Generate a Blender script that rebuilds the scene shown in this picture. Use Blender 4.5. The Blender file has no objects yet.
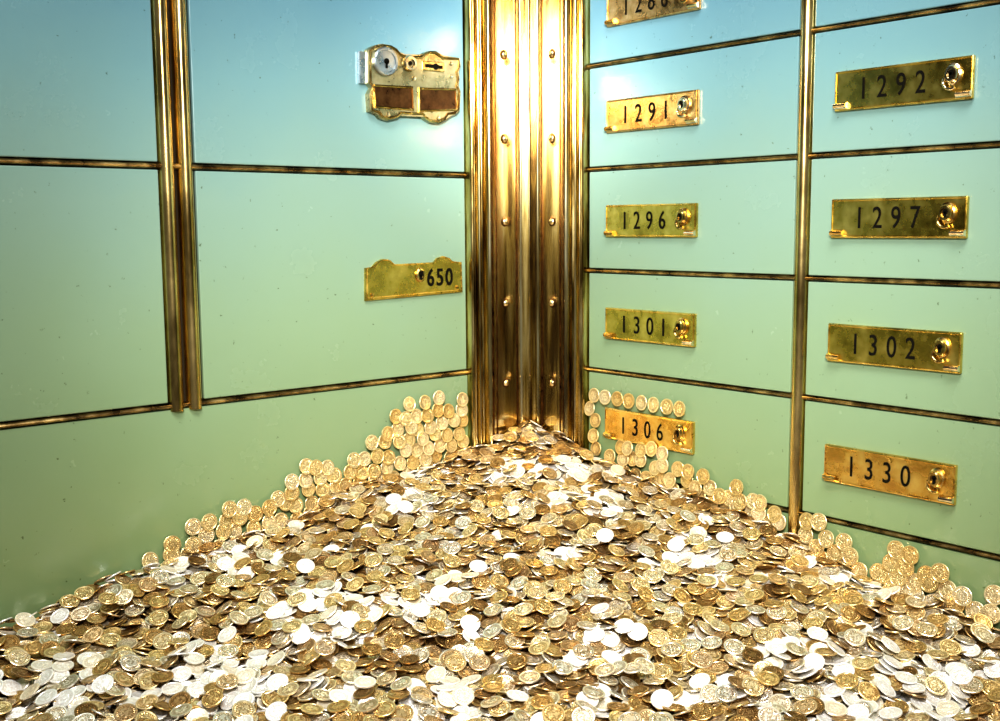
import bpy, bmesh, math, random
import numpy as np
from mathutils import Vector, Matrix
random.seed(7); rng=np.random.default_rng(11)
S=bpy.context.scene; C=S.collection
S.view_settings.view_transform='Standard'
try: S.view_settings.look='Medium High Contrast'
except Exception: pass
ZC=0.46                     # camera height over the vault floor
OFF=.0055
# ------------------------------------------------------------ camera
F=1103.0; cx,cy=-0.738-OFF,-0.820-OFF
hd=math.radians(49.6); th=math.radians(6.93); ro=0.007
fw=Vector((math.cos(th)*math.cos(hd),math.cos(th)*math.sin(hd),-math.sin(th)))
rt=Vector((math.sin(hd),-math.cos(hd),0)); up=rt.cross(fw)
r2=rt*math.cos(ro)-up*math.sin(ro); u2=up*math.cos(ro)+rt*math.sin(ro)
cd=bpy.data.cameras.new('camera'); cam=bpy.data.objects.new('camera',cd); C.objects.link(cam)
cd.sensor_width=36; cd.lens=F*36/1000; cd.clip_start=0.01
M=Matrix.Identity(4)
for i in range(3):
    M[i][0]=r2[i]; M[i][1]=u2[i]; M[i][2]=-fw[i]
M[0][3],M[1][3],M[2][3]=cx,cy,ZC
cam.matrix_world=M; S.camera=cam
CP=Vector((cx,cy,ZC))
def ray(px,py): return fw+r2*((px-500)/F)-u2*((py-360.5)/F)
def WL(px,py):              # point on the face of the left wall's plates: x, z
    d=ray(px,py); t=(-cy-.007)/d.y; p=CP+d*t; return p.x,p.z
# ------------------------------------------------------------ materials
def nt(name):
    m=bpy.data.materials.new(name); m.use_nodes=True
    t=m.node_tree; return m,t,t.nodes['Principled BSDF']
def N(t,typ,**k):
    n=t.nodes.new(typ)
    for a,b in k.items(): setattr(n,a,b)
    return n
def ramp(t,fac,stops):
    r=N(t,'ShaderNodeValToRGB'); e=r.color_ramp.elements
    while len(e)>1: e.remove(e[0])
    e[0].position=stops[0][0]; e[0].color=(*stops[0][1],1)
    for p,c in stops[1:]:
        x=e.new(p); x.color=(*c,1)
    t.links.new(fac,r.inputs[0]); return r.outputs[0]
def noise(t,vec,scale,detail=3,rough=.5):
    n=N(t,'ShaderNodeTexNoise'); n.inputs['Scale'].default_value=scale; n.inputs['Detail'].default_value=detail; n.inputs['Roughness'].default_value=rough
    if vec is not None: t.links.new(vec,n.inputs['Vector'])
    return n.outputs['Fac']
def worldpos(t,sc=(1,1,1)):
    g=N(t,'ShaderNodeNewGeometry'); m=N(t,'ShaderNodeVectorMath',operation='MULTIPLY'); m.inputs[1].default_value=sc
    t.links.new(g.outputs['Position'],m.inputs[0]); return m.outputs[0]
def bump(t,b,h,strength,dist=.001):
    n=N(t,'ShaderNodeBump'); n.inputs['Strength'].default_value=strength; n.inputs['Distance'].default_value=dist
    t.links.new(h,n.inputs['Height']); t.links.new(n.outputs[0],b.inputs['Normal']); return n
def metal(name,stops,rough=(.2,.45),sc=(1,1,1),scale=60,bs=.15,coat=0,cr=.10):
    m,t,b=nt(name); v=worldpos(t,sc); f=noise(t,v,scale,5,.6)
    t.links.new(ramp(t,f,stops),b.inputs['Base Color']); b.inputs['Metallic'].default_value=1
    r=N(t,'ShaderNodeMapRange'); r.inputs['From Min'].default_value=.3; r.inputs['From Max'].default_value=.7
    r.inputs['To Min'].default_value=rough[0]; r.inputs['To Max'].default_value=rough[1]
    t.links.new(f,r.inputs[0]); t.links.new(r.outputs[0],b.inputs['Roughness'])
    if coat: b.inputs['Coat Weight'].default_value=coat; b.inputs['Coat Roughness'].default_value=cr
    bump(t,b,noise(t,v,scale*3,3),bs,.0006); return m
m_col=metal('polished_brass',[(.38,(.24,.145,.035)),(.47,(.66,.49,.17)),(.60,(.96,.84,.50))],(.10,.18),(1,1,.08),95,.018,1,.15)
m_bead=metal('bead_brass',[(.40,(.17,.10,.025)),(.49,(.54,.38,.12)),(.64,(.90,.74,.37))],(.12,.25),(1,1,.12),110,.06)
m_rod=metal('rod_brass',[(.35,(.36,.24,.075)),(.62,(.84,.63,.26))],(.16,.28),(1,1,.4),40,.05)
m_seam=metal('tarnished_bronze',[(.38,(.09,.055,.022)),(.50,(.26,.17,.065)),(.64,(.58,.42,.18))],(.22,.42),(1,1,1),55,.2)
m_plate=metal('plate_brass',[(.3,(.38,.24,.035)),(.5,(.68,.47,.09)),(.7,(.90,.69,.20))],(.20,.36),(1,1,1),60,.20,.3)
m_platec=metal('coppery_plate_brass',[(.3,(.36,.17,.05)),(.5,(.72,.42,.15)),(.7,(.9,.64,.32))],(.20,.40),(1,1,1),90,.3)
m_plateo=metal('orange_plate_brass',[(.3,(.58,.31,.05)),(.5,(.86,.53,.12)),(.7,(.98,.72,.22))],(.18,.38),(1,1,1),70,.25,.4)
m_lock=metal('lock_brass',[(.3,(.55,.38,.15)),(.6,(1,.86,.58))],(.10,.24),(1,1,1),120,.12,1)
m_barrel=metal('worn_lock_brass',[(.35,(.30,.18,.05)),(.62,(.85,.61,.22))],(.16,.30),(1,1,1),130,.12)
m_orn=metal('aged_lock_brass',[(.35,(.20,.17,.08)),(.5,(.40,.35,.19)),(.66,(.56,.50,.30))],(.22,.36),(1,1,1),60,.20)
m_brown=metal('brown_bronze',[(.3,(.05,.02,.008)),(.7,(.17,.08,.03))],(.25,.45),(1,1,1),150,.4)
m_steel=metal('grey_steel',[(.3,(.32,.38,.42)),(.7,(.55,.62,.66))],(.22,.35),(1,1,1),80,.1)
m_black,t,b=nt('black_enamel'); b.inputs['Base Color'].default_value=(.005,.004,.002,1); b.inputs['Roughness'].default_value=.8; b.inputs['Specular IOR Level'].default_value=.1
def paint(name):
    m,t,b=nt(name); v=worldpos(t)
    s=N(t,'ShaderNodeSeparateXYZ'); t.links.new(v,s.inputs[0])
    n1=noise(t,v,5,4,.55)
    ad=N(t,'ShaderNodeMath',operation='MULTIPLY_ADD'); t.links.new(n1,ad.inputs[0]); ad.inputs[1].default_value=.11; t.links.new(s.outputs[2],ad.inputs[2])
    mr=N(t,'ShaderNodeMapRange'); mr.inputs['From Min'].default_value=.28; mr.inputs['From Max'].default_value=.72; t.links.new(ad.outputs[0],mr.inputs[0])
    col=ramp(t,mr.outputs[0],[(0,(.205,.285,.13)),(.35,(.24,.345,.215)),(.60,(.235,.36,.295)),(.80,(.185,.34,.355)),(1,(.13,.28,.36))])  # bluish light on the upper wall put into the paint by height
    sp=ramp(t,noise(t,v,190,3,.6),[(.0,(1,1,1)),(.70,(1,1,1)),(.745,(.25,.25,.15))])
    mx=N(t,'ShaderNodeMix',data_type='RGBA',blend_type='MULTIPLY'); mx.inputs[0].default_value=.8
    t.links.new(col,mx.inputs[6]); t.links.new(sp,mx.inputs[7]); t.links.new(mx.outputs[2],b.inputs['Base Color'])
    r=N(t,'ShaderNodeMapRange'); t.links.new(noise(t,v,14,5,.65),r.inputs[0])
    for k,q in (('From Min',.35),('From Max',.65),('To Min',.10),('To Max',.30)): r.inputs[k].default_value=q
    t.links.new(r.outputs[0],b.inputs['Roughness'])
    bump(t,b,noise(t,v,18,4,.6),.22,.002); return m
m_paint=paint('green_enamel_cool_light')
m_dark,t,b=nt('dark_gap'); b.inputs['Base Color'].default_value=(.025,.018,.010,1); b.inputs['Roughness'].default_value=.8; b.inputs['Specular IOR Level'].default_value=.1
m_floor,t,b=nt('stone_floor'); t.links.new(ramp(t,noise(t,worldpos(t),12,6),[(.3,(.10,.09,.07)),(.7,(.22,.20,.17))]),b.inputs['Base Color']); b.inputs['Roughness'].default_value=.5
# ------------------------------------------------------------ mesh helpers
def obj(name,bm,mat,parent=None,smooth=False):
    me=bpy.data.meshes.new(name); bmesh.ops.recalc_face_normals(bm,faces=bm.faces); bm.to_mesh(me); bm.free()
    if smooth:
        for p in me.polygons: p.use_smooth=True
        try: me.set_sharp_from_angle(angle=math.radians(40))
        except Exception: pass
    for m in (mat if isinstance(mat,(list,tuple)) else [mat]): me.materials.append(m)
    o=bpy.data.objects.new(name,me); C.objects.link(o); o.parent=parent; return o
def empty(name,loc,rz=0):
    o=bpy.data.objects.new(name,None); C.objects.link(o); o.location=loc; o.rotation_euler=(0,0,rz); o.empty_display_size=.02; return o
def tag(o,label,cat,group=None,kind=None):
    o['label']=label; o['category']=cat
    if group: o['group']=group
    if kind: o['kind']=kind
def box(bm,x0,x1,y0,y1,z0,z1,bev=0,seg=2):
    vs=[bm.verts.new((x,y,z)) for x in (x0,x1) for y in (y0,y1) for z in (z0,z1)]
    fs=[bm.faces.new([vs[i] for i in q]) for q in ((0,1,3,2),(4,6,7,5),(0,4,5,1),(2,3,7,6),(0,2,6,4),(1,5,7,3))]
    if bev:
        es=list({e for f in fs for e in f.edges}); bmesh.ops.bevel(bm,geom=es,offset=bev,segments=seg,affect='EDGES',profile=.5)
def prism(bm,pts,y0,y1,bev=0):
    a=[bm.verts.new((x,y0,z)) for x,z in pts]; b=[bm.verts.new((x,y1,z)) for x,z in pts]
    n=len(pts); bm.faces.new(a); top=bm.faces.new(b[::-1])
    for i in range(n): bm.faces.new((a[i],a[(i+1)%n],b[(i+1)%n],b[i]))
    if bev: bmesh.ops.bevel(bm,geom=list(top.edges),offset=bev,segments=2,affect='EDGES',profile=.5)
def lathe(bm,cx_,cz,prof,seg=24,sx=1,sz=1):
    rings=[]
    for r,y in prof:
        if r<1e-7: rings.append([bm.verts.new((cx_,y,cz))])
        else: rings.append([bm.verts.new((cx_+r*sx*math.cos(k*2*math.pi/seg),y,cz+r*sz*math.sin(k*2*math.pi/seg))) for k in range(seg)])
    for A,B in zip(rings,rings[1:]):
        for k in range(seg):
            k2=(k+1)%seg
            if len(A)==1 and len(B)==1: break
            if len(A)==1: bm.faces.new((A[0],B[k],B[k2]))
            elif len(B)==1: bm.faces.new((A[k],A[k2],B[0]))
            else: bm.faces.new((A[k],A[k2],B[k2],B[k]))
def hbar(bm,x0,x1,z,r,out,seg=8,y0=0):
    prof=[(r*math.cos(math.pi*k/seg),out*math.sin(math.pi*k/seg)) for k in range(seg+1)]
    A=[bm.verts.new((x0,y0-o,z+q)) for q,o in prof]; B=[bm.verts.new((x1,y0-o,z+q)) for q,o in prof]
    for k in range(seg): bm.faces.new((A[k],A[k+1],B[k+1],B[k]))
    bm.faces.new((A[0],B[0],B[-1],A[-1])); bm.faces.new(A); bm.faces.new(B[::-1])
def vbar(bm,x,r,out,z0,z1,seg=10,y0=0):
    prof=[(r*math.cos(math.pi*k/seg),out*math.sin(math.pi*k/seg)) for k in range(seg+1)]
    A=[bm.verts.new((x+q,y0-o,z0)) for q,o in prof]; B=[bm.verts.new((x+q,y0-o,z1)) for q,o in prof]
    for k in range(seg): bm.faces.new((A[k],A[k+1],B[k+1],B[k]))
    bm.faces.new((A[0],B[0],B[-1],A[-1])); bm.faces.new(A); bm.faces.new(B[::-1])
def tube(bm,pts,r,seg=10,closed=False):
    rings=[]; n=len(pts)
    for i,p in enumerate(pts):
        p=Vector(p)
        if closed: d=(Vector(pts[(i+1)%n])-Vector(pts[i-1])).normalized()
        else: d=(Vector(pts[min(i+1,n-1)])-Vector(pts[max(i-1,0)])).normalized()
        a=Vector((0,-1,0)) if closed else (d.orthogonal().normalized() if i==0 else (pa-d*pa.dot(d)).normalized())
        pa=a; b_=d.cross(a)
        rings.append([bm.verts.new(p+(a*math.cos(k*2*math.pi/seg)+b_*math.sin(k*2*math.pi/seg))*r) for k in range(seg)])
    prs=list(zip(rings,rings[1:]))+([(rings[-1],rings[0])] if closed else [])
    for A,B in prs:
        for k in range(seg): bm.faces.new((A[k],A[(k+1)%seg],B[(k+1)%seg],B[k]))
    if not closed: bm.faces.new(rings[0]); bm.faces.new(rings[-1][::-1])
def text_bm(s,h,w,depth,spacing=1.3,bold=0):
    cu=bpy.data.curves.new('t','FONT'); cu.body=s; cu.size=1; cu.space_character=spacing; cu.extrude=.02; cu.resolution_u=4; cu.offset=bold
    o=bpy.data.objects.new('t',cu); C.objects.link(o); dg=bpy.context.evaluated_depsgraph_get(); dg.update()
    me=bpy.data.meshes.new_from_object(o.evaluated_get(dg)); bpy.data.objects.remove(o)
    bm=bmesh.new(); bm.from_mesh(me); bpy.data.meshes.remove(me)
    xs=[v.co.x for v in bm.verts]; ys=[v.co.y for v in bm.verts]
    x0,x1,y0,y1=min(xs),max(xs),min(ys),max(ys)
    for v in bm.verts:
        x,y,z=v.co
        v.co=((x-(x0+x1)/2)/(x1-x0)*w, -(z+.02)/.04*depth, (y-(y0+y1)/2)/(y1-y0)*h)
    return bm
def shift(bm,x,y,z):
    for v in bm.verts: v.co+=Vector((x,y,z))
    return bm
# ------------------------------------------------------------ room shell
RZ=-math.pi/2
ZTOP=ZC+.62; LEN=1.35
def struct(name,bm,m,loc=(0,0,0),rz=0,smooth=False):
    o=obj(name,bm,m,None,smooth); o.location=loc; o.rotation_euler=(0,0,rz); o['kind']='structure'; return o
bm=bmesh.new(); box(bm,-LEN,.06,0,.06,0,ZTOP); struct('wall_left',bm,m_dark)
bm=bmesh.new(); box(bm,0,LEN,0,.06,0,ZTOP); struct('wall_right',bm,m_dark,(0,0,0),RZ)
bm=bmesh.new(); box(bm,-LEN,.06,-LEN,.06,-.05,0); struct('floor',bm,m_floor)
ZL=[ZC+.2385,ZC+.0480,ZC-.1390]
ZR=[ZC+.0520+.0938*k for k in (2,1,0,-1,-2,-3)]
CW=.0855
bm=bmesh.new(); box(bm,-LEN,-CW,-.004,0,0,ZL[2]-.0028,.0006); struct('baseboard_left',bm,m_paint)
bm=bmesh.new(); box(bm,CW,LEN,-.004,0,0,ZR[5]-.0024,.0006); struct('baseboard_right',bm,m_paint,(0,0,0),RZ)
ti=1
for z in ZL:
    bm=bmesh.new(); hbar(bm,-LEN,-CW,z,.0024,.0058); struct('trim_%d'%ti,bm,m_seam,smooth=True); ti+=1
for z in ZR:
    bm=bmesh.new(); hbar(bm,CW,LEN,z,.0019,.0054); struct('trim_%d'%ti,bm,m_seam,(0,0,0),RZ,smooth=True); ti+=1
for x in (-.3797,-.3643):
    bm=bmesh.new(); vbar(bm,x,.0064,.0085,ZL[2]-.004,ZTOP,14); struct('trim_%d'%ti,bm,m_rod,smooth=True); ti+=1
for x in (.3200,.5585):
    bm=bmesh.new(); vbar(bm,x,.0062,.0085,0,ZTOP,14); struct('trim_%d'%ti,bm,m_rod,(0,0,0),RZ,smooth=True); ti+=1
# ------------------------------------------------------------ deposit boxes
def door(w,h,loc,rz,label,group):
    r=empty('deposit_box',loc,rz); tag(r,label,'deposit box',group)
    bm=bmesh.new(); box(bm,0,w,-.004,.0,0,h,.0008); obj('front_panel',bm,m_paint,r); return r
PM={'1291':m_platec,'1286':m_platec,'1306':m_plateo,'1330':m_plateo}
def number_plate(r,u,z,num):
    W,Hh=.106,.029; y=-.004; D=.0034
    bm=bmesh.new(); box(bm,u,u+W,y-D,y,z-Hh/2,z+Hh/2,.0008)
    tube(bm,[(u+.0012,y-D,z-Hh/2+.0012),(u+W-.0012,y-D,z-Hh/2+.0012),(u+W-.0012,y-D,z+Hh/2-.0012),(u+.0012,y-D,z+Hh/2-.0012)],.0007,8,True)
    pl=obj('number_plate',bm,PM.get(num,m_plate),r)
    bm=text_bm(num,.0158,.049,.0004,1.75,.003); shift(bm,u+.0475,y-D,z+.0005); obj('numerals',bm,m_black,pl)
    y-=.0010
    lk=m_lock if num in('1291','1292') else m_barrel  # white glint of two locks partly put into a brighter brass colour
    lx,lz=u+.0925,z+.003
    bm=bmesh.new(); lathe(bm,lx,lz,[(0,y-.002),(.0076,y-.002),(.0076,y-.0040),(.0062,y-.0046),(.0058,y-.0070),(.0050,y-.0078),(.0034,y-.0078),(.0032,y-.0064),(0,y-.0064)],28,.78,1); obj('lock_barrel',bm,lk,pl,True)
    bm=bmesh.new(); box(bm,lx-.0009,lx+.0009,y-.0071,y-.0062,lz-.0032,lz+.001); lathe(bm,lx,lz+.0010,[(0,y-.0062),(.0018,y-.0062),(.0018,y-.0071),(0,y-.0071)],12); obj('keyhole',bm,m_black,pl)
    bm=bmesh.new(); pts=[(lx-.0052*math.cos(a)-.001,y-.0050,lz-.0050-.0050*math.sin(a)) for a in [k*math.pi/10-.6 for k in range(0,10)]]
    tube(bm,pts,.0012); obj('lock_hook',bm,lk,pl,True)
    for cxx in (u+.006,u+W-.0055):
        bm=bmesh.new(); hbar(bm,cxx-.0052,cxx+.0052,z-.0108,.0026,.0050,8,y-.001); obj('clip',bm,m_barrel if cxx<u+.05 and num!='1292' else m_lock,pl,True)
    return pl
rows=[('1286','1287'),('1291','1292'),('1296','1297'),('1301','1302'),('1306','1330')]
cols=[(CW+.0015,.3130),(.3270,.5515)]
for i,nums in enumerate(rows):
    z1=ZR[i]-.0024; z0=ZR[i+1]+.0024
    for j,num in enumerate(nums):
        a,b_=cols[j]
        where='beside the brass corner column' if j==0 else 'right of the upright brass bar'
        r=door(b_-a,z1-z0,(0,-a,z0),RZ,'small pale green deposit box with brass plate reading %s %s'%(num,where),'small numbered deposit boxes on the right wall')
        number_plate(r,(.1115 if j==0 else .3480)-a,(z1-z0)/2-.0010,num)
lx0,lx1=-.3565,-CW-.001
dl=door(lx1-lx0,ZL[1]-ZL[2]-.0060,(lx0,0,ZL[2]+.0030),0,'wide green deposit box with small scalloped brass plate reading 650','large deposit boxes on the left wall')
du=door(lx1-lx0,ZL[0]-ZL[1]-.0060,(lx0,0,ZL[1]+.0030),0,'wide green deposit box, bluish light put into its paint, carrying the large ornate double lock','large deposit boxes on the left wall')
bx0,bx1=-.70,-.3870
door(bx1-bx0,ZL[1]-ZL[2]-.0060,(bx0,0,ZL[2]+.0030),0,'plain green deposit box left of the double brass bars, lower one','large deposit boxes on the left wall')
door(bx1-bx0,ZL[0]-ZL[1]-.0060,(bx0,0,ZL[1]+.0030),0,'plain green deposit box, bluish light put into its paint, left of the double brass bars, upper one','large deposit boxes on the left wall')
def LP(root,pts):
    out=[]
    for px,py in pts:
        x,z=WL(px,py); out.append((x-root.location.x,z-root.location.z))
    return out
def inset(pts,k,kz=None):
    mx=sum(p[0] for p in pts)/len(pts); mz=sum(p[1] for p in pts)/len(pts)
    return [(mx+(x-mx)*k,mz+(z-mz)*(kz or k)) for x,z in pts]
o650=LP(dl,[(366,301),(366,268),(373,267),(377,262),(383,259),(389,260),(394,265),(434,263),(438,258),(444,256),(450,258),(453,262),(462,262),(463,292)])
bm=bmesh.new(); prism(bm,o650,-.004,-.0070,.0007)
pl=obj('number_plate',bm,m_plate,dl)
bm=bmesh.new(); tube(bm,[(x,-.0070,z) for x,z in inset(o650,.97,.92)],.0007,8,True); obj('raised_edge',bm,m_plate,pl,True)
(tx,tz),=LP(dl,[(440,277)]); bm=text_bm('650',.0165,.030,.0004,1.2,.018); shift(bm,tx,-.0070,tz); obj('numerals',bm,m_black,pl)
(tx,tz),=LP(dl,[(420,275)])
bm=bmesh.new(); lathe(bm,tx,tz,[(0,-.006),(.0060,-.006),(.0060,-.0084),(.0050,-.0092),(.0040,-.0092),(.0036,-.0082),(0,-.0082)],24,.8,1.1); obj('lock_barrel',bm,m_barrel,pl,True)
bm=bmesh.new(); lathe(bm,tx,tz+.001,[(0,-.0080),(.0026,-.0080),(.0026,-.0089),(0,-.0089)],12); box(bm,tx-.0012,tx+.0012,-.0089,-.0080,tz-.0045,tz); obj('keyhole',bm,m_black,pl)
for q in ((372,295),(457,287)):
    (tx,tz),=LP(dl,[q]); bm=bmesh.new(); lathe(bm,tx,tz,[(0,-.006),(.0020,-.006),(.0016,-.0080),(0,-.0085)],14); obj('screw',bm,m_barrel,pl,True)
out=[(366,50),(370,47),(375,45),(381,44),(388,45),(393,48),(397,53),(403,56),(419,56),(423,53),(428,51),(434,51),(438,54),(442,57),(458,58),(459,66),(456,72),(458,79),(456,86),(459,92),(458,111),(454,115),(447,116),(444,121),(437,124),(429,123),(424,120),(421,116),(398,115),(394,119),(386,121),(379,119),(375,114),(368,112),(367,94),(370,88),(366,83)]
oo=LP(du,out)
bm=bmesh.new(); prism(bm,oo,-.004,-.0100,.0010); pl=obj('ornate_lock_plate',bm,m_orn,du)
bm=bmesh.new(); tube(bm,[(x,-.0100,z) for x,z in inset(oo,.955,.94)],.0013,8,True); obj('raised_edge',bm,m_barrel,pl,True)
for q in ([(372,86),(410,88),(411,110),(373,107)],[(417,89),(453,90),(454,110),(417,111)]):
    p=LP(du,q); bm=bmesh.new(); prism(bm,p,-.0095,-.0106,.0003); obj('window_panel',bm,m_brown,pl)
    bm=bmesh.new(); tube(bm,[(x,-.0106,z) for x,z in p],.0013,8,True)
    obj('window_frame',bm,m_barrel,pl,True)
(tx,tz),=LP(du,[(383,62)])
bm=bmesh.new(); lathe(bm,tx,tz,[(0,-.0095),(.0125,-.0095),(.0125,-.0122),(.0115,-.0132),(.0095,-.0132),(.0090,-.0122),(0,-.0124)],36); obj('lock_dial',bm,m_steel,pl,True)
bm=bmesh.new(); lathe(bm,tx,tz,[(0,-.0120),(.0026,-.0120),(.0026,-.0130),(0,-.0130)],14); box(bm,tx-.001,tx+.001,-.0130,-.0120,tz-.006,tz); obj('dial_hole',bm,m_black,pl)
(tx,tz),=LP(du,[(407,64)])
bm=bmesh.new(); lathe(bm,tx,tz,[(0,-.0095),(.0072,-.0095),(.0072,-.0120),(.0060,-.0138),(.0040,-.0138),(.0034,-.0120),(0,-.0120)],28); obj('lock_barrel',bm,m_lock,pl,True)
bm=bmesh.new(); lathe(bm,tx,tz,[(0,-.0119),(.0020,-.0119),(.0020,-.0127),(0,-.0127)],14); obj('keyhole',bm,m_black,pl)
(tx,tz),=LP(du,[(431,67)])
bm=bmesh.new(); box(bm,tx-.012,tx+.012,-.0115,-.0095,tz-.0042,tz+.0042,.0006); obj('slot_plate',bm,m_barrel,pl)
bm=bmesh.new(); box(bm,tx-.0095,tx+.0095,-.0120,-.0112,tz-.0015,tz+.0015); lathe(bm,tx+.002,tz,[(0,-.0112),(.0028,-.0112),(.0028,-.0122),(0,-.0122)],12); obj('keyhole',bm,m_black,pl)
(a0,b0),(a1,b1)=LP(du,[(359,51),(366,84)])
bm=bmesh.new(); box(bm,a0,a1+.002,-.0075,-.004,b1,b0,.0006); obj('side_bar',bm,m_steel,pl)
for q in ((449,64),(449,77),(412,79),(386,115),(436,118)):
    (tx,tz),=LP(du,[q]); bm=bmesh.new(); lathe(bm,tx,tz,[(0,-.0095),(.0022,-.0095),(.0019,-.0110),(0,-.0115)],14); obj('screw',bm,m_lock,pl,True)
# ------------------------------------------------------------ brass corner column
pr=empty('brass_corner_column',(0,0,0)); tag(pr,'tall polished brass corner column with two rows of rivets and fluted edges','column')
def side(sgn,root,rz):
    def fin(o): o.rotation_euler=(0,0,rz)
    T_=.007
    bm=bmesh.new(); xs=sorted((sgn*.001,sgn*.0585)); box(bm,xs[0],xs[1],-T_,0,0,ZTOP,.0006); fin(obj('side_plate',bm,m_col,root))
    for s,r,ot,mm_ in ((.0195,.0028,.0092,m_col),(.0615,.0038,.012,m_col),(.0685,.0026,.0085,m_bead),(.0735,.0020,.0100,m_col),(.0780,.0018,.0085,m_bead),(.0828,.0028,.0115,m_bead)):
        bm=bmesh.new(); vbar(bm,sgn*s,r,ot,0,ZTOP,12); fin(obj('moulding',bm,mm_,root,True))
    for s0,s1 in ((.0235,.0255),(.0500,.0515),(.0545,.0570)):
        bm=bmesh.new(); xs=sorted((sgn*s0,sgn*s1)); box(bm,xs[0],xs[1],-T_-.0005,-.004,0,ZTOP,.0002); fin(obj('groove_strip',bm,m_brown,root))
    for k in range(-3,4):
        z=ZC+.0045+.0790*k
        bm=bmesh.new(); lathe(bm,sgn*.0395,z,[(0,-T_),(.0048,-T_),(.0046,-T_-.0005),(.0032,-T_-.0007),(0,-T_-.0007)],20); fin(obj('washer',bm,m_brown,root,True))
        bm=bmesh.new(); lathe(bm,sgn*.0395,z,[(.0034,-T_-.0004),(.0031,-T_-.0016),(.0020,-T_-.0025),(0,-T_-.0029)],20); fin(obj('rivet',bm,m_lock,root,True))
side(-1,pr,0); side(1,pr,RZ)
bm=bmesh.new(); box(bm,-.013,0,-.013,0,0,ZTOP,.0008,3); obj('corner_strip',bm,m_col,pr)
# ------------------------------------------------------------ coins
R=.0070; T=.00120
def H(a,b):
    s=np.sqrt(a*a+b*b)
    z=-.203-.155*s-.085*np.sqrt(np.maximum(a*b,0))
    z=z+.0035*np.sin(a*31+1.3)*np.sin(b*27+.4)*np.clip(s/.15,0,1)+.002*np.sin(a*57+b*43)
    z=z+.006*np.clip((a-.38)/.1,0,1)*np.clip((.12-b)/.12,0,1)
    return np.maximum(z+ZC,.004)
def heap_hit(px,py):
    d=ray(px,py); t=.3
    for _ in range(400):
        p=CP+d*t
        if p.z<H(np.float64(max(-p.x,0)),np.float64(max(-p.y,0)))+.006: break
        t+=.003
    return -p.x,-p.y
clus=[(165,575,24),(228,548,16),(237,578,12),(150,565,14),(350,615,30),(312,612,20),(400,618,22),(440,600,16),(462,580,14),(575,478,22),(565,505,18),(600,505,20),(515,470,16),(440,445,12),(680,553,26),(660,565,14),(700,560,16),(590,650,16),(630,645,14),(215,672,28),(250,695,34),(290,690,20),(84,703,18),(40,688,24),(80,670,14),(12,628,22),(50,628,12),(120,582,10),(855,585,20),(880,597,14),(840,668,24),(860,705,34),(925,690,36),(970,690,20),(612,714,18),(445,700,30),(455,690,14),(690,640,14),(780,660,18),(500,600,14),(680,705,18),(780,712,18),(730,590,12),(855,540,10),(545,435,10),(420,480,12),(410,505,14),(490,640,14),(560,560,12),(150,700,16),(350,705,14),(530,700,14),(730,690,14)]  # spots of blown-out flash glare, painted as whitish coins
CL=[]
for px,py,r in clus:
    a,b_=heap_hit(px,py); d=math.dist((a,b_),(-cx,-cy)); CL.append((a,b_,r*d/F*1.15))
GS=.001; NG=860
ga=(np.arange(NG)+.5)*GS
A,B=np.meshgrid(ga,ga,indexing='ij')
Hb=H(A,B); hm=Hb-.0055
coins=[]
K=int(R/GS)+1
oi,oj=np.meshgrid(np.arange(-K,K+1),np.arange(-K,K+1),indexing='ij')
PIT=.0134
def wallcoins(side,rows_):
    for ri,(z,a0,a1) in enumerate(rows_):
        n=max(1,int(round((a1-a0)/PIT))+1)
        for k in range(n):
            s=OFF+a0+(a1-a0)*k/max(n-1,1)+rng.normal(0,.0016)
            zz=ZC+z+rng.normal(0,.0016)
            off=.0075+T/2+(k%2)*.0013+rng.uniform(0,.0005)
            lean=rng.uniform(.12,.24); yaw=rng.normal(0,.05)
            if side=='L': c=(-s,-off,zz); n_=(yaw,-1,lean)
            else: c=(-off,-s,zz); n_=(-1,yaw,lean)
            n_=np.array(n_)/np.linalg.norm(n_)
            coins.append([np.array(c),n_,rng.uniform(0,6.28),0.0,1,1.0])
wallcoins('L',[(-.1615,.118,.151),(-.1650,.0905,.0905),(-.1725,.094,.168),(-.1835,.089,.178),(-.1945,.095,.194),(-.2055,.089,.216),(-.2160,.095,.232),(-.2265,.10,.235),
   (-.2040,.240,.262),(-.2145,.236,.278),(-.2250,.232,.290),(-.2360,.205,.298),(-.247,.21,.30),
   (-.2270,.322,.338),(-.2375,.312,.368),(-.2480,.302,.385),(-.2585,.29,.40)])
wallcoins('R',[(-.1740,.0905,.0905),(-.1850,.093,.093),(-.1960,.0905,.0905),(-.207,.095,.100),(-.2030,.125,.180),(-.2135,.115,.222),(-.2240,.12,.245),(-.235,.14,.26),
   (-.2165,.262,.262),(-.2270,.250,.285),(-.233,.275,.300),(-.241,.26,.303),(-.2330,.328,.342),(-.2430,.330,.362),(-.253,.325,.370),(-.262,.33,.39),
   (-.2400,.405,.418),(-.2500,.402,.440),(-.260,.395,.460),(-.269,.39,.48),(-.256,.482,.482)])
for k in range(8):
    s=OFF+.0935+k*.0150; n_=np.array((-1,rng.normal(0,.05),.10)); n_=n_/np.linalg.norm(n_)
    coins.append([np.array((-.0090-(k%2)*.0008,-s,ZC-.1672+R+.0014)),n_,rng.uniform(0,6.28),0.0,1,1.0])
RADS=.73
area=math.pi/4*RADS**2
NC=int(area/(math.pi*R*R)*5.2)
RR=R*R
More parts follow.
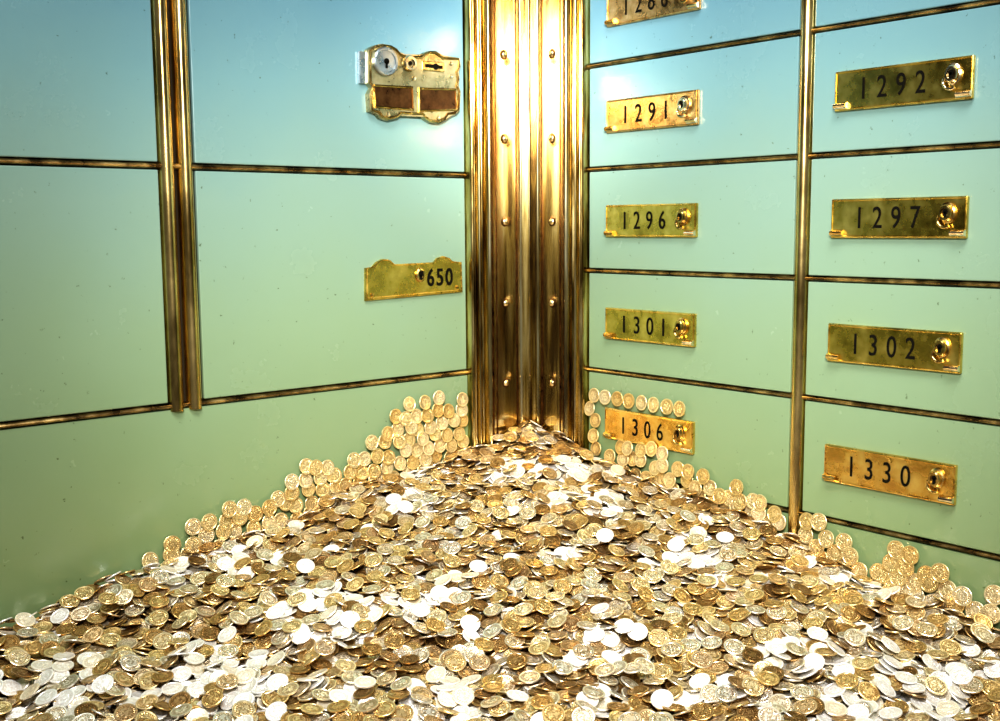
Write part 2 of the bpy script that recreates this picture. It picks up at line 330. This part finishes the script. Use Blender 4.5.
for it in range(NC):
    best=None
    for _ in range(4):
        rr=RADS*math.sqrt(rng.random()); ph=rng.random()*math.pi/2
        a=rr*math.cos(ph); b_=rr*math.sin(ph)
        if a<.0165 or b_<.0165:
            a=max(a,.0165+rng.random()*.004) ; b_=max(b_,.0165+rng.random()*.004)
        i=int(a/GS); j=int(b_/GS)
        d=hm[i,j]-Hb[i,j]
        if best is None or d<best[0]: best=(d,a,b_,i,j)
    _,a,b_,i,j=best
    ii=i+oi; jj=j+oj
    ok=(ii>=0)&(jj>=0)&(ii<NG)&(jj<NG)
    iv,jv=ii[ok],jj[ok]
    da=ga[iv]-a; db=ga[jv]-b_
    hv=hm[iv,jv]
    m=(da*da+db*db)<RR
    da,db,hv,iv,jv=da[m],db[m],hv[m],iv[m],jv[m]
    hc=hv.mean()
    ca=(da*(hv-hc)).sum()/max((da*da).sum(),1e-12); cb=(db*(hv-hc)).sum()/max((db*db).sum(),1e-12)
    sd=.11 if rng.random()<.6 else .30
    silver_glare=0.0
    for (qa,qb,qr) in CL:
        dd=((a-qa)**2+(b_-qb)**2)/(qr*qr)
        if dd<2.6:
            if rng.random()<(.75 if dd<.8 else .34): silver_glare=1.0
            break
    if silver_glare==0 and rng.random()<.03: silver_glare=1.0
    if silver_glare: sd=.13; ca-=.03; cb-=.03
    else: ca*=.68; cb*=.68
    ca+=rng.normal(0,sd); cb+=rng.normal(0,sd)
    g=math.hypot(ca,cb)
    if g>.64: ca*=.64/g; cb*=.64/g; g=.64
    cosn=1/math.sqrt(1+g*g)
    if g>1e-6:
        al=(da*ca+db*cb)/g
        m=(da*da+db*db+al*al*(1/(cosn*cosn)-1))<RR
        da,db,hv,iv,jv=da[m],db[m],hv[m],iv[m],jv[m]
    pl_=ca*da+cb*db
    z=np.partition(hv-pl_,-18)[-18]
    top=z+pl_+T/cosn
    hm[iv,jv]=np.maximum(hm[iv,jv],top)
    n_=np.array((ca,cb,1.0))*cosn
    coins.append([np.array((-a,-b_,z+T/2/cosn)),n_,rng.uniform(0,6.28),silver_glare,0,(iv,jv,top)])
def frame(n,spin,flip):
    n=Vector(n)*(-1 if flip else 1); q=n.to_track_quat('Z','Y').to_matrix(); return q@Matrix.Rotation(spin,3,'Z')
allm=np.array([np.array(frame(c[1],c[2],False)) for c in coins]); allc=np.array([c[0] for c in coins])
q=np.linspace(-1,1,15); QX,QY=np.meshgrid(q,q); qm=(QX**2+QY**2)<=1
P0=np.stack([QX[qm]*R,QY[qm]*R,np.full(qm.sum(),T/2)],-1)
W=np.einsum('nij,vj->nvi',allm,P0)+allc[:,None,:]
ids=np.repeat(np.arange(len(coins)),len(P0)); W=W.reshape(-1,3)-np.array(CP)
dep=W@np.array(fw); good=dep>.05
px=np.where(good,500+F*(W@np.array(r2))/np.maximum(dep,.05),-1e3); py=np.where(good,360.5-F*(W@np.array(u2))/np.maximum(dep,.05),-1e3)
good&=(px>=0)&(px<1000)&(py>=0)&(py<721)
CELL=2.5
cell=((py/CELL).astype(int)*500+(px/CELL).astype(int))[good]; dg_=dep[good]; ig=ids[good]
o_=np.lexsort((dg_,cell)); cs=cell[o_]; first=np.concatenate([[True],cs[1:]!=cs[:-1]])
owner=ig[o_][first]; cnt=np.bincount(owner,minlength=len(coins))
top300=set(np.argsort(-cnt)[:300].tolist())
print('COINS',len(coins),'min cells',min(cnt[list(top300)]),'silver_glare',sum(coins[i][3] for i in top300))
# coin materials
def coin_mat(name,attr,kind):
    silver_glare=kind=='silver_glare'
    m,t,b=nt(name)
    if attr: a=N(t,'ShaderNodeAttribute',attribute_name='tint'); rnd=a.outputs['Fac']
    else: a=N(t,'ShaderNodeObjectInfo'); rnd=a.outputs['Random']
    if silver_glare: st_=[(0,(.90,.80,.60)),(.25,(.97,.93,.82)),(.5,(1,.98,.93)),(1,(1,.99,.96))]  # silvery tone whitened: flash glare put into the coin colour
    elif kind=='wall': st_=[(0,(.80,.56,.22)),(.5,(.93,.73,.36)),(1,(.98,.84,.55))]
    else: st_=[(0,(.24,.14,.05)),(.10,(.52,.33,.12)),(.26,(.78,.56,.24)),(.45,(.93,.76,.42)),(.62,(.95,.86,.66)),(.80,(.90,.86,.76)),(.92,(.82,.60,.33)),(1,(.38,.23,.10))]
    col=ramp(t,rnd,st_)
    uv=N(t,'ShaderNodeUVMap'); uv.uv_map='UVMap'
    s=N(t,'ShaderNodeVectorMath',operation='SUBTRACT'); s.inputs[1].default_value=(.5,.5,0); t.links.new(uv.outputs[0],s.inputs[0])
    ln=N(t,'ShaderNodeVectorMath',operation='LENGTH'); t.links.new(s.outputs[0],ln.inputs[0])
    cb=N(t,'ShaderNodeCombineXYZ'); t.links.new(rnd,cb.inputs[2])
    mu=N(t,'ShaderNodeVectorMath',operation='SCALE'); t.links.new(cb.outputs[0],mu.inputs[0]); mu.inputs['Scale'].default_value=40
    ad=N(t,'ShaderNodeVectorMath',operation='ADD'); t.links.new(s.outputs[0],ad.inputs[0]); t.links.new(mu.outputs[0],ad.inputs[1])
    nz=noise(t,ad.outputs[0],9,2,.5)
    inner=N(t,'ShaderNodeMapRange'); t.links.new(ln.outputs['Value'],inner.inputs[0])
    for k,v in (('From Min',.26),('From Max',.30),('To Min',1),('To Max',0)): inner.inputs[k].default_value=v
    st=ramp(t,nz,[(.44,(0,0,0)),(.52,(1,1,1))])
    mm=N(t,'ShaderNodeMath',operation='MULTIPLY'); t.links.new(st,mm.inputs[0]); t.links.new(inner.outputs[0],mm.inputs[1])
    sx=N(t,'ShaderNodeSeparateXYZ'); t.links.new(s.outputs[0],sx.inputs[0])
    at=N(t,'ShaderNodeMath',operation='ARCTAN2'); t.links.new(sx.outputs[1],at.inputs[0]); t.links.new(sx.outputs[0],at.inputs[1])
    sn=N(t,'ShaderNodeMath',operation='MULTIPLY'); t.links.new(at.outputs[0],sn.inputs[0]); sn.inputs[1].default_value=20
    s2=N(t,'ShaderNodeMath',operation='SINE'); t.links.new(sn.outputs[0],s2.inputs[0])
    band=ramp(t,ln.outputs['Value'],[(.315,(0,0,0)),(.33,(1,1,1)),(.385,(1,1,1)),(.40,(0,0,0))])
    m2=N(t,'ShaderNodeMath',operation='MULTIPLY'); t.links.new(s2.outputs[0],m2.inputs[0]); t.links.new(band,m2.inputs[1])
    rimm=ramp(t,ln.outputs['Value'],[(.41,(0,0,0)),(.44,(1,1,1))])
    sm=N(t,'ShaderNodeMath',operation='MULTIPLY_ADD'); t.links.new(m2.outputs[0],sm.inputs[0]); sm.inputs[1].default_value=.5; t.links.new(mm.outputs[0],sm.inputs[2])
    sr=N(t,'ShaderNodeMath',operation='ADD'); t.links.new(sm.outputs[0],sr.inputs[0]); t.links.new(rimm,sr.inputs[1])
    bump(t,b,sm.outputs[0],.8 if not silver_glare else .5,.0004)
    dk=N(t,'ShaderNodeMix',data_type='RGBA',blend_type='MULTIPLY'); dk.inputs[0].default_value={'silver_glare':.35,'wall':.55,'gold':.85}[kind]
    t.links.new(col,dk.inputs[6]); t.links.new(ramp(t,sr.outputs[0],[(0,(.52,.42,.29)),(.6,(1,1,1))]),dk.inputs[7])
    t.links.new(dk.outputs[2],b.inputs['Base Color'])
    b.inputs['Metallic'].default_value={'silver_glare':.5,'wall':.75,'gold':.82}[kind]
    b.inputs['Roughness'].default_value=.28
    return m
mo={k:coin_mat(k+'_coin',False,k) for k in ('gold','silver_glare','wall')}
ma={k:coin_mat(k+'_coin_mass',True,k) for k in ('gold','silver_glare','wall')}
def detailed_coin(mat):
    bm=bmesh.new(); seg=40; prof=[(0,T/2-.00020),(.84*R,T/2-.00020),(.875*R,T/2),(.965*R,T/2),(R,T/2-.00012),(R,-T/2+.00012),(.965*R,-T/2),(.875*R,-T/2),(.84*R,-T/2+.00020),(0,-T/2+.00020)]
    rings=[]
    for r,z in prof:
        rings.append([bm.verts.new((0,0,z))] if r==0 else [bm.verts.new((r*math.cos(k*2*math.pi/seg),r*math.sin(k*2*math.pi/seg),z)) for k in range(seg)])
    for P,Q in zip(rings,rings[1:]):
        for k in range(seg):
            k2=(k+1)%seg
            if len(P)==1: bm.faces.new((P[0],Q[k],Q[k2]))
            elif len(Q)==1: bm.faces.new((P[k],P[k2],Q[0]))
            else: bm.faces.new((P[k],P[k2],Q[k2],Q[k]))
    def plate(pts,z0,z1):
        a=[bm.verts.new((x,y,z0)) for x,y in pts]; b=[bm.verts.new((x,y,z1)) for x,y in pts]; n=len(pts)
        bm.faces.new(b)
        for i in range(n): bm.faces.new((a[i],a[(i+1)%n],b[(i+1)%n],b[i]))
    for k in range(14):
        an=math.radians(110+(k%7)*22) if k<7 else math.radians(70-(k%7)*22)
        c=Vector((math.cos(an),math.sin(an),0))*R*.66; d=Vector((-c.y,c.x,0)).normalized(); q=c.normalized()
        L_,Wd=R*.15,R*.08
        plate([tuple((c+d*L_)[:2]),tuple((c+q*Wd)[:2]),tuple((c-d*L_)[:2]),tuple((c-q*Wd)[:2])],T/2-.00020,T/2-.00002)
    hp=[(.0,.52),(.2,.5),(.34,.36),(.36,.2),(.46,.04),(.38,0),(.4,-.1),(.34,-.14),(.32,-.26),(.14,-.28),(.12,-.42),(.2,-.56),(-.34,-.56),(-.2,-.36),(-.3,-.16),(-.44,-.1),(-.42,.06),(-.34,.3),(-.2,.46)]
    plate([(x*R*1.1,y*R*1.1) for x,y in hp],-T/2+.00020,-T/2+.00002)
    tb=text_bm('5',R*.95,R*.6,.0002,1,.02)
    vm={}
    for v in tb.verts: vm[v]=bm.verts.new((v.co.x,v.co.z,T/2-.00020-v.co.y))
    for f in tb.faces:
        try: bm.faces.new([vm[v] for v in f.verts])
        except Exception: pass
    tb.free()
    bmesh.ops.recalc_face_normals(bm,faces=bm.faces)
    uv=bm.loops.layers.uv.new('UVMap')
    for f in bm.faces:
        for l in f.loops: l[uv].uv=(l.vert.co.x/R*.5+.5,l.vert.co.y/R*.5+.5)
    me=bpy.data.meshes.new('coin'); bm.to_mesh(me); bm.free(); me.materials.append(mat); return me
me_g=detailed_coin(mo['gold']); me_s=detailed_coin(mo['silver_glare']); me_w=detailed_coin(mo['wall'])
for idx in sorted(top300):
    c=coins[idx]
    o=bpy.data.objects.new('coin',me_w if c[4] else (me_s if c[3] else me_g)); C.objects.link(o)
    mw=frame(c[1],c[2],rng.random()<.5).to_4x4(); mw.translation=Vector(c[0]); o.matrix_world=mw
    if c[4]:
        if abs(c[1][1])>abs(c[1][0]): tag(o,'gold coin standing flat against the green left wall above the heap','coin','coins standing against the left wall')
        else: tag(o,'gold coin standing flat against the green right wall above the heap','coin','coins standing against the right wall')
    elif c[3]: tag(o,'silvery coin with flash glare painted as white, lying loose on the surface of the heap','coin','silvery coins with painted flash glare on the heap')
    else: tag(o,'small gold coloured coin lying loose on the front surface of the heap','coin','gold coins at the front of the heap')
rest=[i for i in range(len(coins)) if i not in top300]
seg=20; prof=[(.84*R,T/2-.0002),(.9*R,T/2),(R,T/2-.0001),(R,-T/2+.0001),(.9*R,-T/2),(.84*R,-T/2+.0002)]
ang=np.arange(seg)*2*np.pi/seg
lv=[(0,0,T/2-.0002)]
for r,z in prof: lv+= [(r*math.cos(x),r*math.sin(x),z) for x in ang]
lv.append((0,0,-T/2+.0002)); lv=np.array(lv); nv=len(lv)
faces=[]
for k in range(seg): faces.append((0,1+k,1+(k+1)%seg))
for q in range(5):
    o0=1+q*seg; o1=o0+seg
    for k in range(seg): faces.append((o0+k,o1+k,o1+(k+1)%seg,o0+(k+1)%seg))
o0=1+5*seg
for k in range(seg): faces.append((o0+k,nv-1,o0+(k+1)%seg))
fl=np.array([i for f in faces for i in f]); ft=np.array([len(f) for f in faces])
uvl=lv[fl][:,:2]/R*.5+.5
n=len(rest); mats=allm[rest]; cen=allc[rest]
V=np.einsum('nij,vj->nvi',mats,lv)+cen[:,None,:]
V=V.reshape(-1,3)
L=(fl[None,:]+np.arange(n)[:,None]*nv).reshape(-1); FT=np.tile(ft,n); UV=np.tile(uvl,(n,1))
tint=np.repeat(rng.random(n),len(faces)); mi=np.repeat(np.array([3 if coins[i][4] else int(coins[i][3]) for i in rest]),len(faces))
G=140; ext=1.25; gg=(np.linspace(0,1,G))*ext
GA,GB=np.meshgrid(gg,gg,indexing='ij'); GH=H(GA,GB)-.0065
sR=np.sqrt(GA**2+GB**2); GH=GH-np.clip((sR-.95)/.25,0,1)*GH
GH=np.maximum(GH,.001)
base=len(V)
V=np.vstack([V,np.stack([-GA,-GB,GH],-1).reshape(-1,3)])
qi=[]
for i in range(G-1):
    for j in range(G-1):
        if sR[i,j]<1.22: qi.append((i*G+j,(i+1)*G+j,(i+1)*G+j+1,i*G+j+1))
qi=np.array(qi)
L=np.concatenate([L,(qi+base).reshape(-1)]); FT=np.concatenate([FT,np.full(len(qi),4)])
UV=np.vstack([UV,np.zeros((len(qi)*4,2))]); tint=np.concatenate([tint,np.full(len(qi),.3)]); mi=np.concatenate([mi,np.full(len(qi),2)])
me=bpy.data.meshes.new('coin_heap'); me.vertices.add(len(V)); me.vertices.foreach_set('co',V.astype(np.float32).reshape(-1))
me.loops.add(len(L)); me.loops.foreach_set('vertex_index',L.astype(np.int32))
me.polygons.add(len(FT)); me.polygons.foreach_set('loop_start',np.concatenate([[0],np.cumsum(FT)[:-1]]).astype(np.int32))
me.polygons.foreach_set('material_index',mi.astype(np.int32))
me.update(calc_edges=True)
u=me.uv_layers.new(name='UVMap'); u.data.foreach_set('uv',UV.astype(np.float32).reshape(-1))
at=me.attributes.new('tint','FLOAT','FACE'); at.data.foreach_set('value',tint.astype(np.float32))
m_core=metal('coin_core',[(.4,(.14,.07,.02)),(.6,(.5,.32,.11))],(.3,.5),(1,1,3),120,.8)
for m in (ma['gold'],ma['silver_glare'],m_core,ma['wall']): me.materials.append(m)
o=bpy.data.objects.new('coin_heap',me); C.objects.link(o); tag(o,'broad heap of small gold coins filling the corner between the two walls','coin heap',None,'stuff')
# ------------------------------------------------------------ light
def aim(o,tgt): o.rotation_euler=(Vector(tgt)-o.location).to_track_quat('-Z','Y').to_euler()
def spot(name,e,size,loc,tgt,rad,col=(1,.98,.95)):
    l=bpy.data.lights.new(name,'SPOT'); l.energy=e; l.spot_size=math.radians(size); l.spot_blend=1; l.shadow_soft_size=rad; l.color=col
    o=bpy.data.objects.new(name,l); C.objects.link(o); o.location=loc; aim(o,tgt)
spot('flash',54,53,(cx-.03,cy-.02,ZC+.29),(-.03,-.09,ZC-.11),.05)
spot('flash_core',95,17,(cx-.03,cy-.02,ZC+.29),(0,-.0,ZC+.12),.05)
l=bpy.data.lights.new('overhead_fill','AREA'); l.shape='RECTANGLE'; l.size=.6; l.size_y=.45; l.energy=8.0; l.color=(1,.98,.96); l.spread=math.radians(110)  # unseen softbox, added overhead to brighten the coins
o=bpy.data.objects.new('overhead_fill',l); C.objects.link(o); o.location=(-.62,-.70,ZC+.85); aim(o,(-.38,-.43,.15))
w=bpy.data.worlds.new('world'); S.world=w; w.use_nodes=True; bg=w.node_tree.nodes['Background']; bg.inputs[0].default_value=(.60,.61,.56,1); bg.inputs[1].default_value=.21
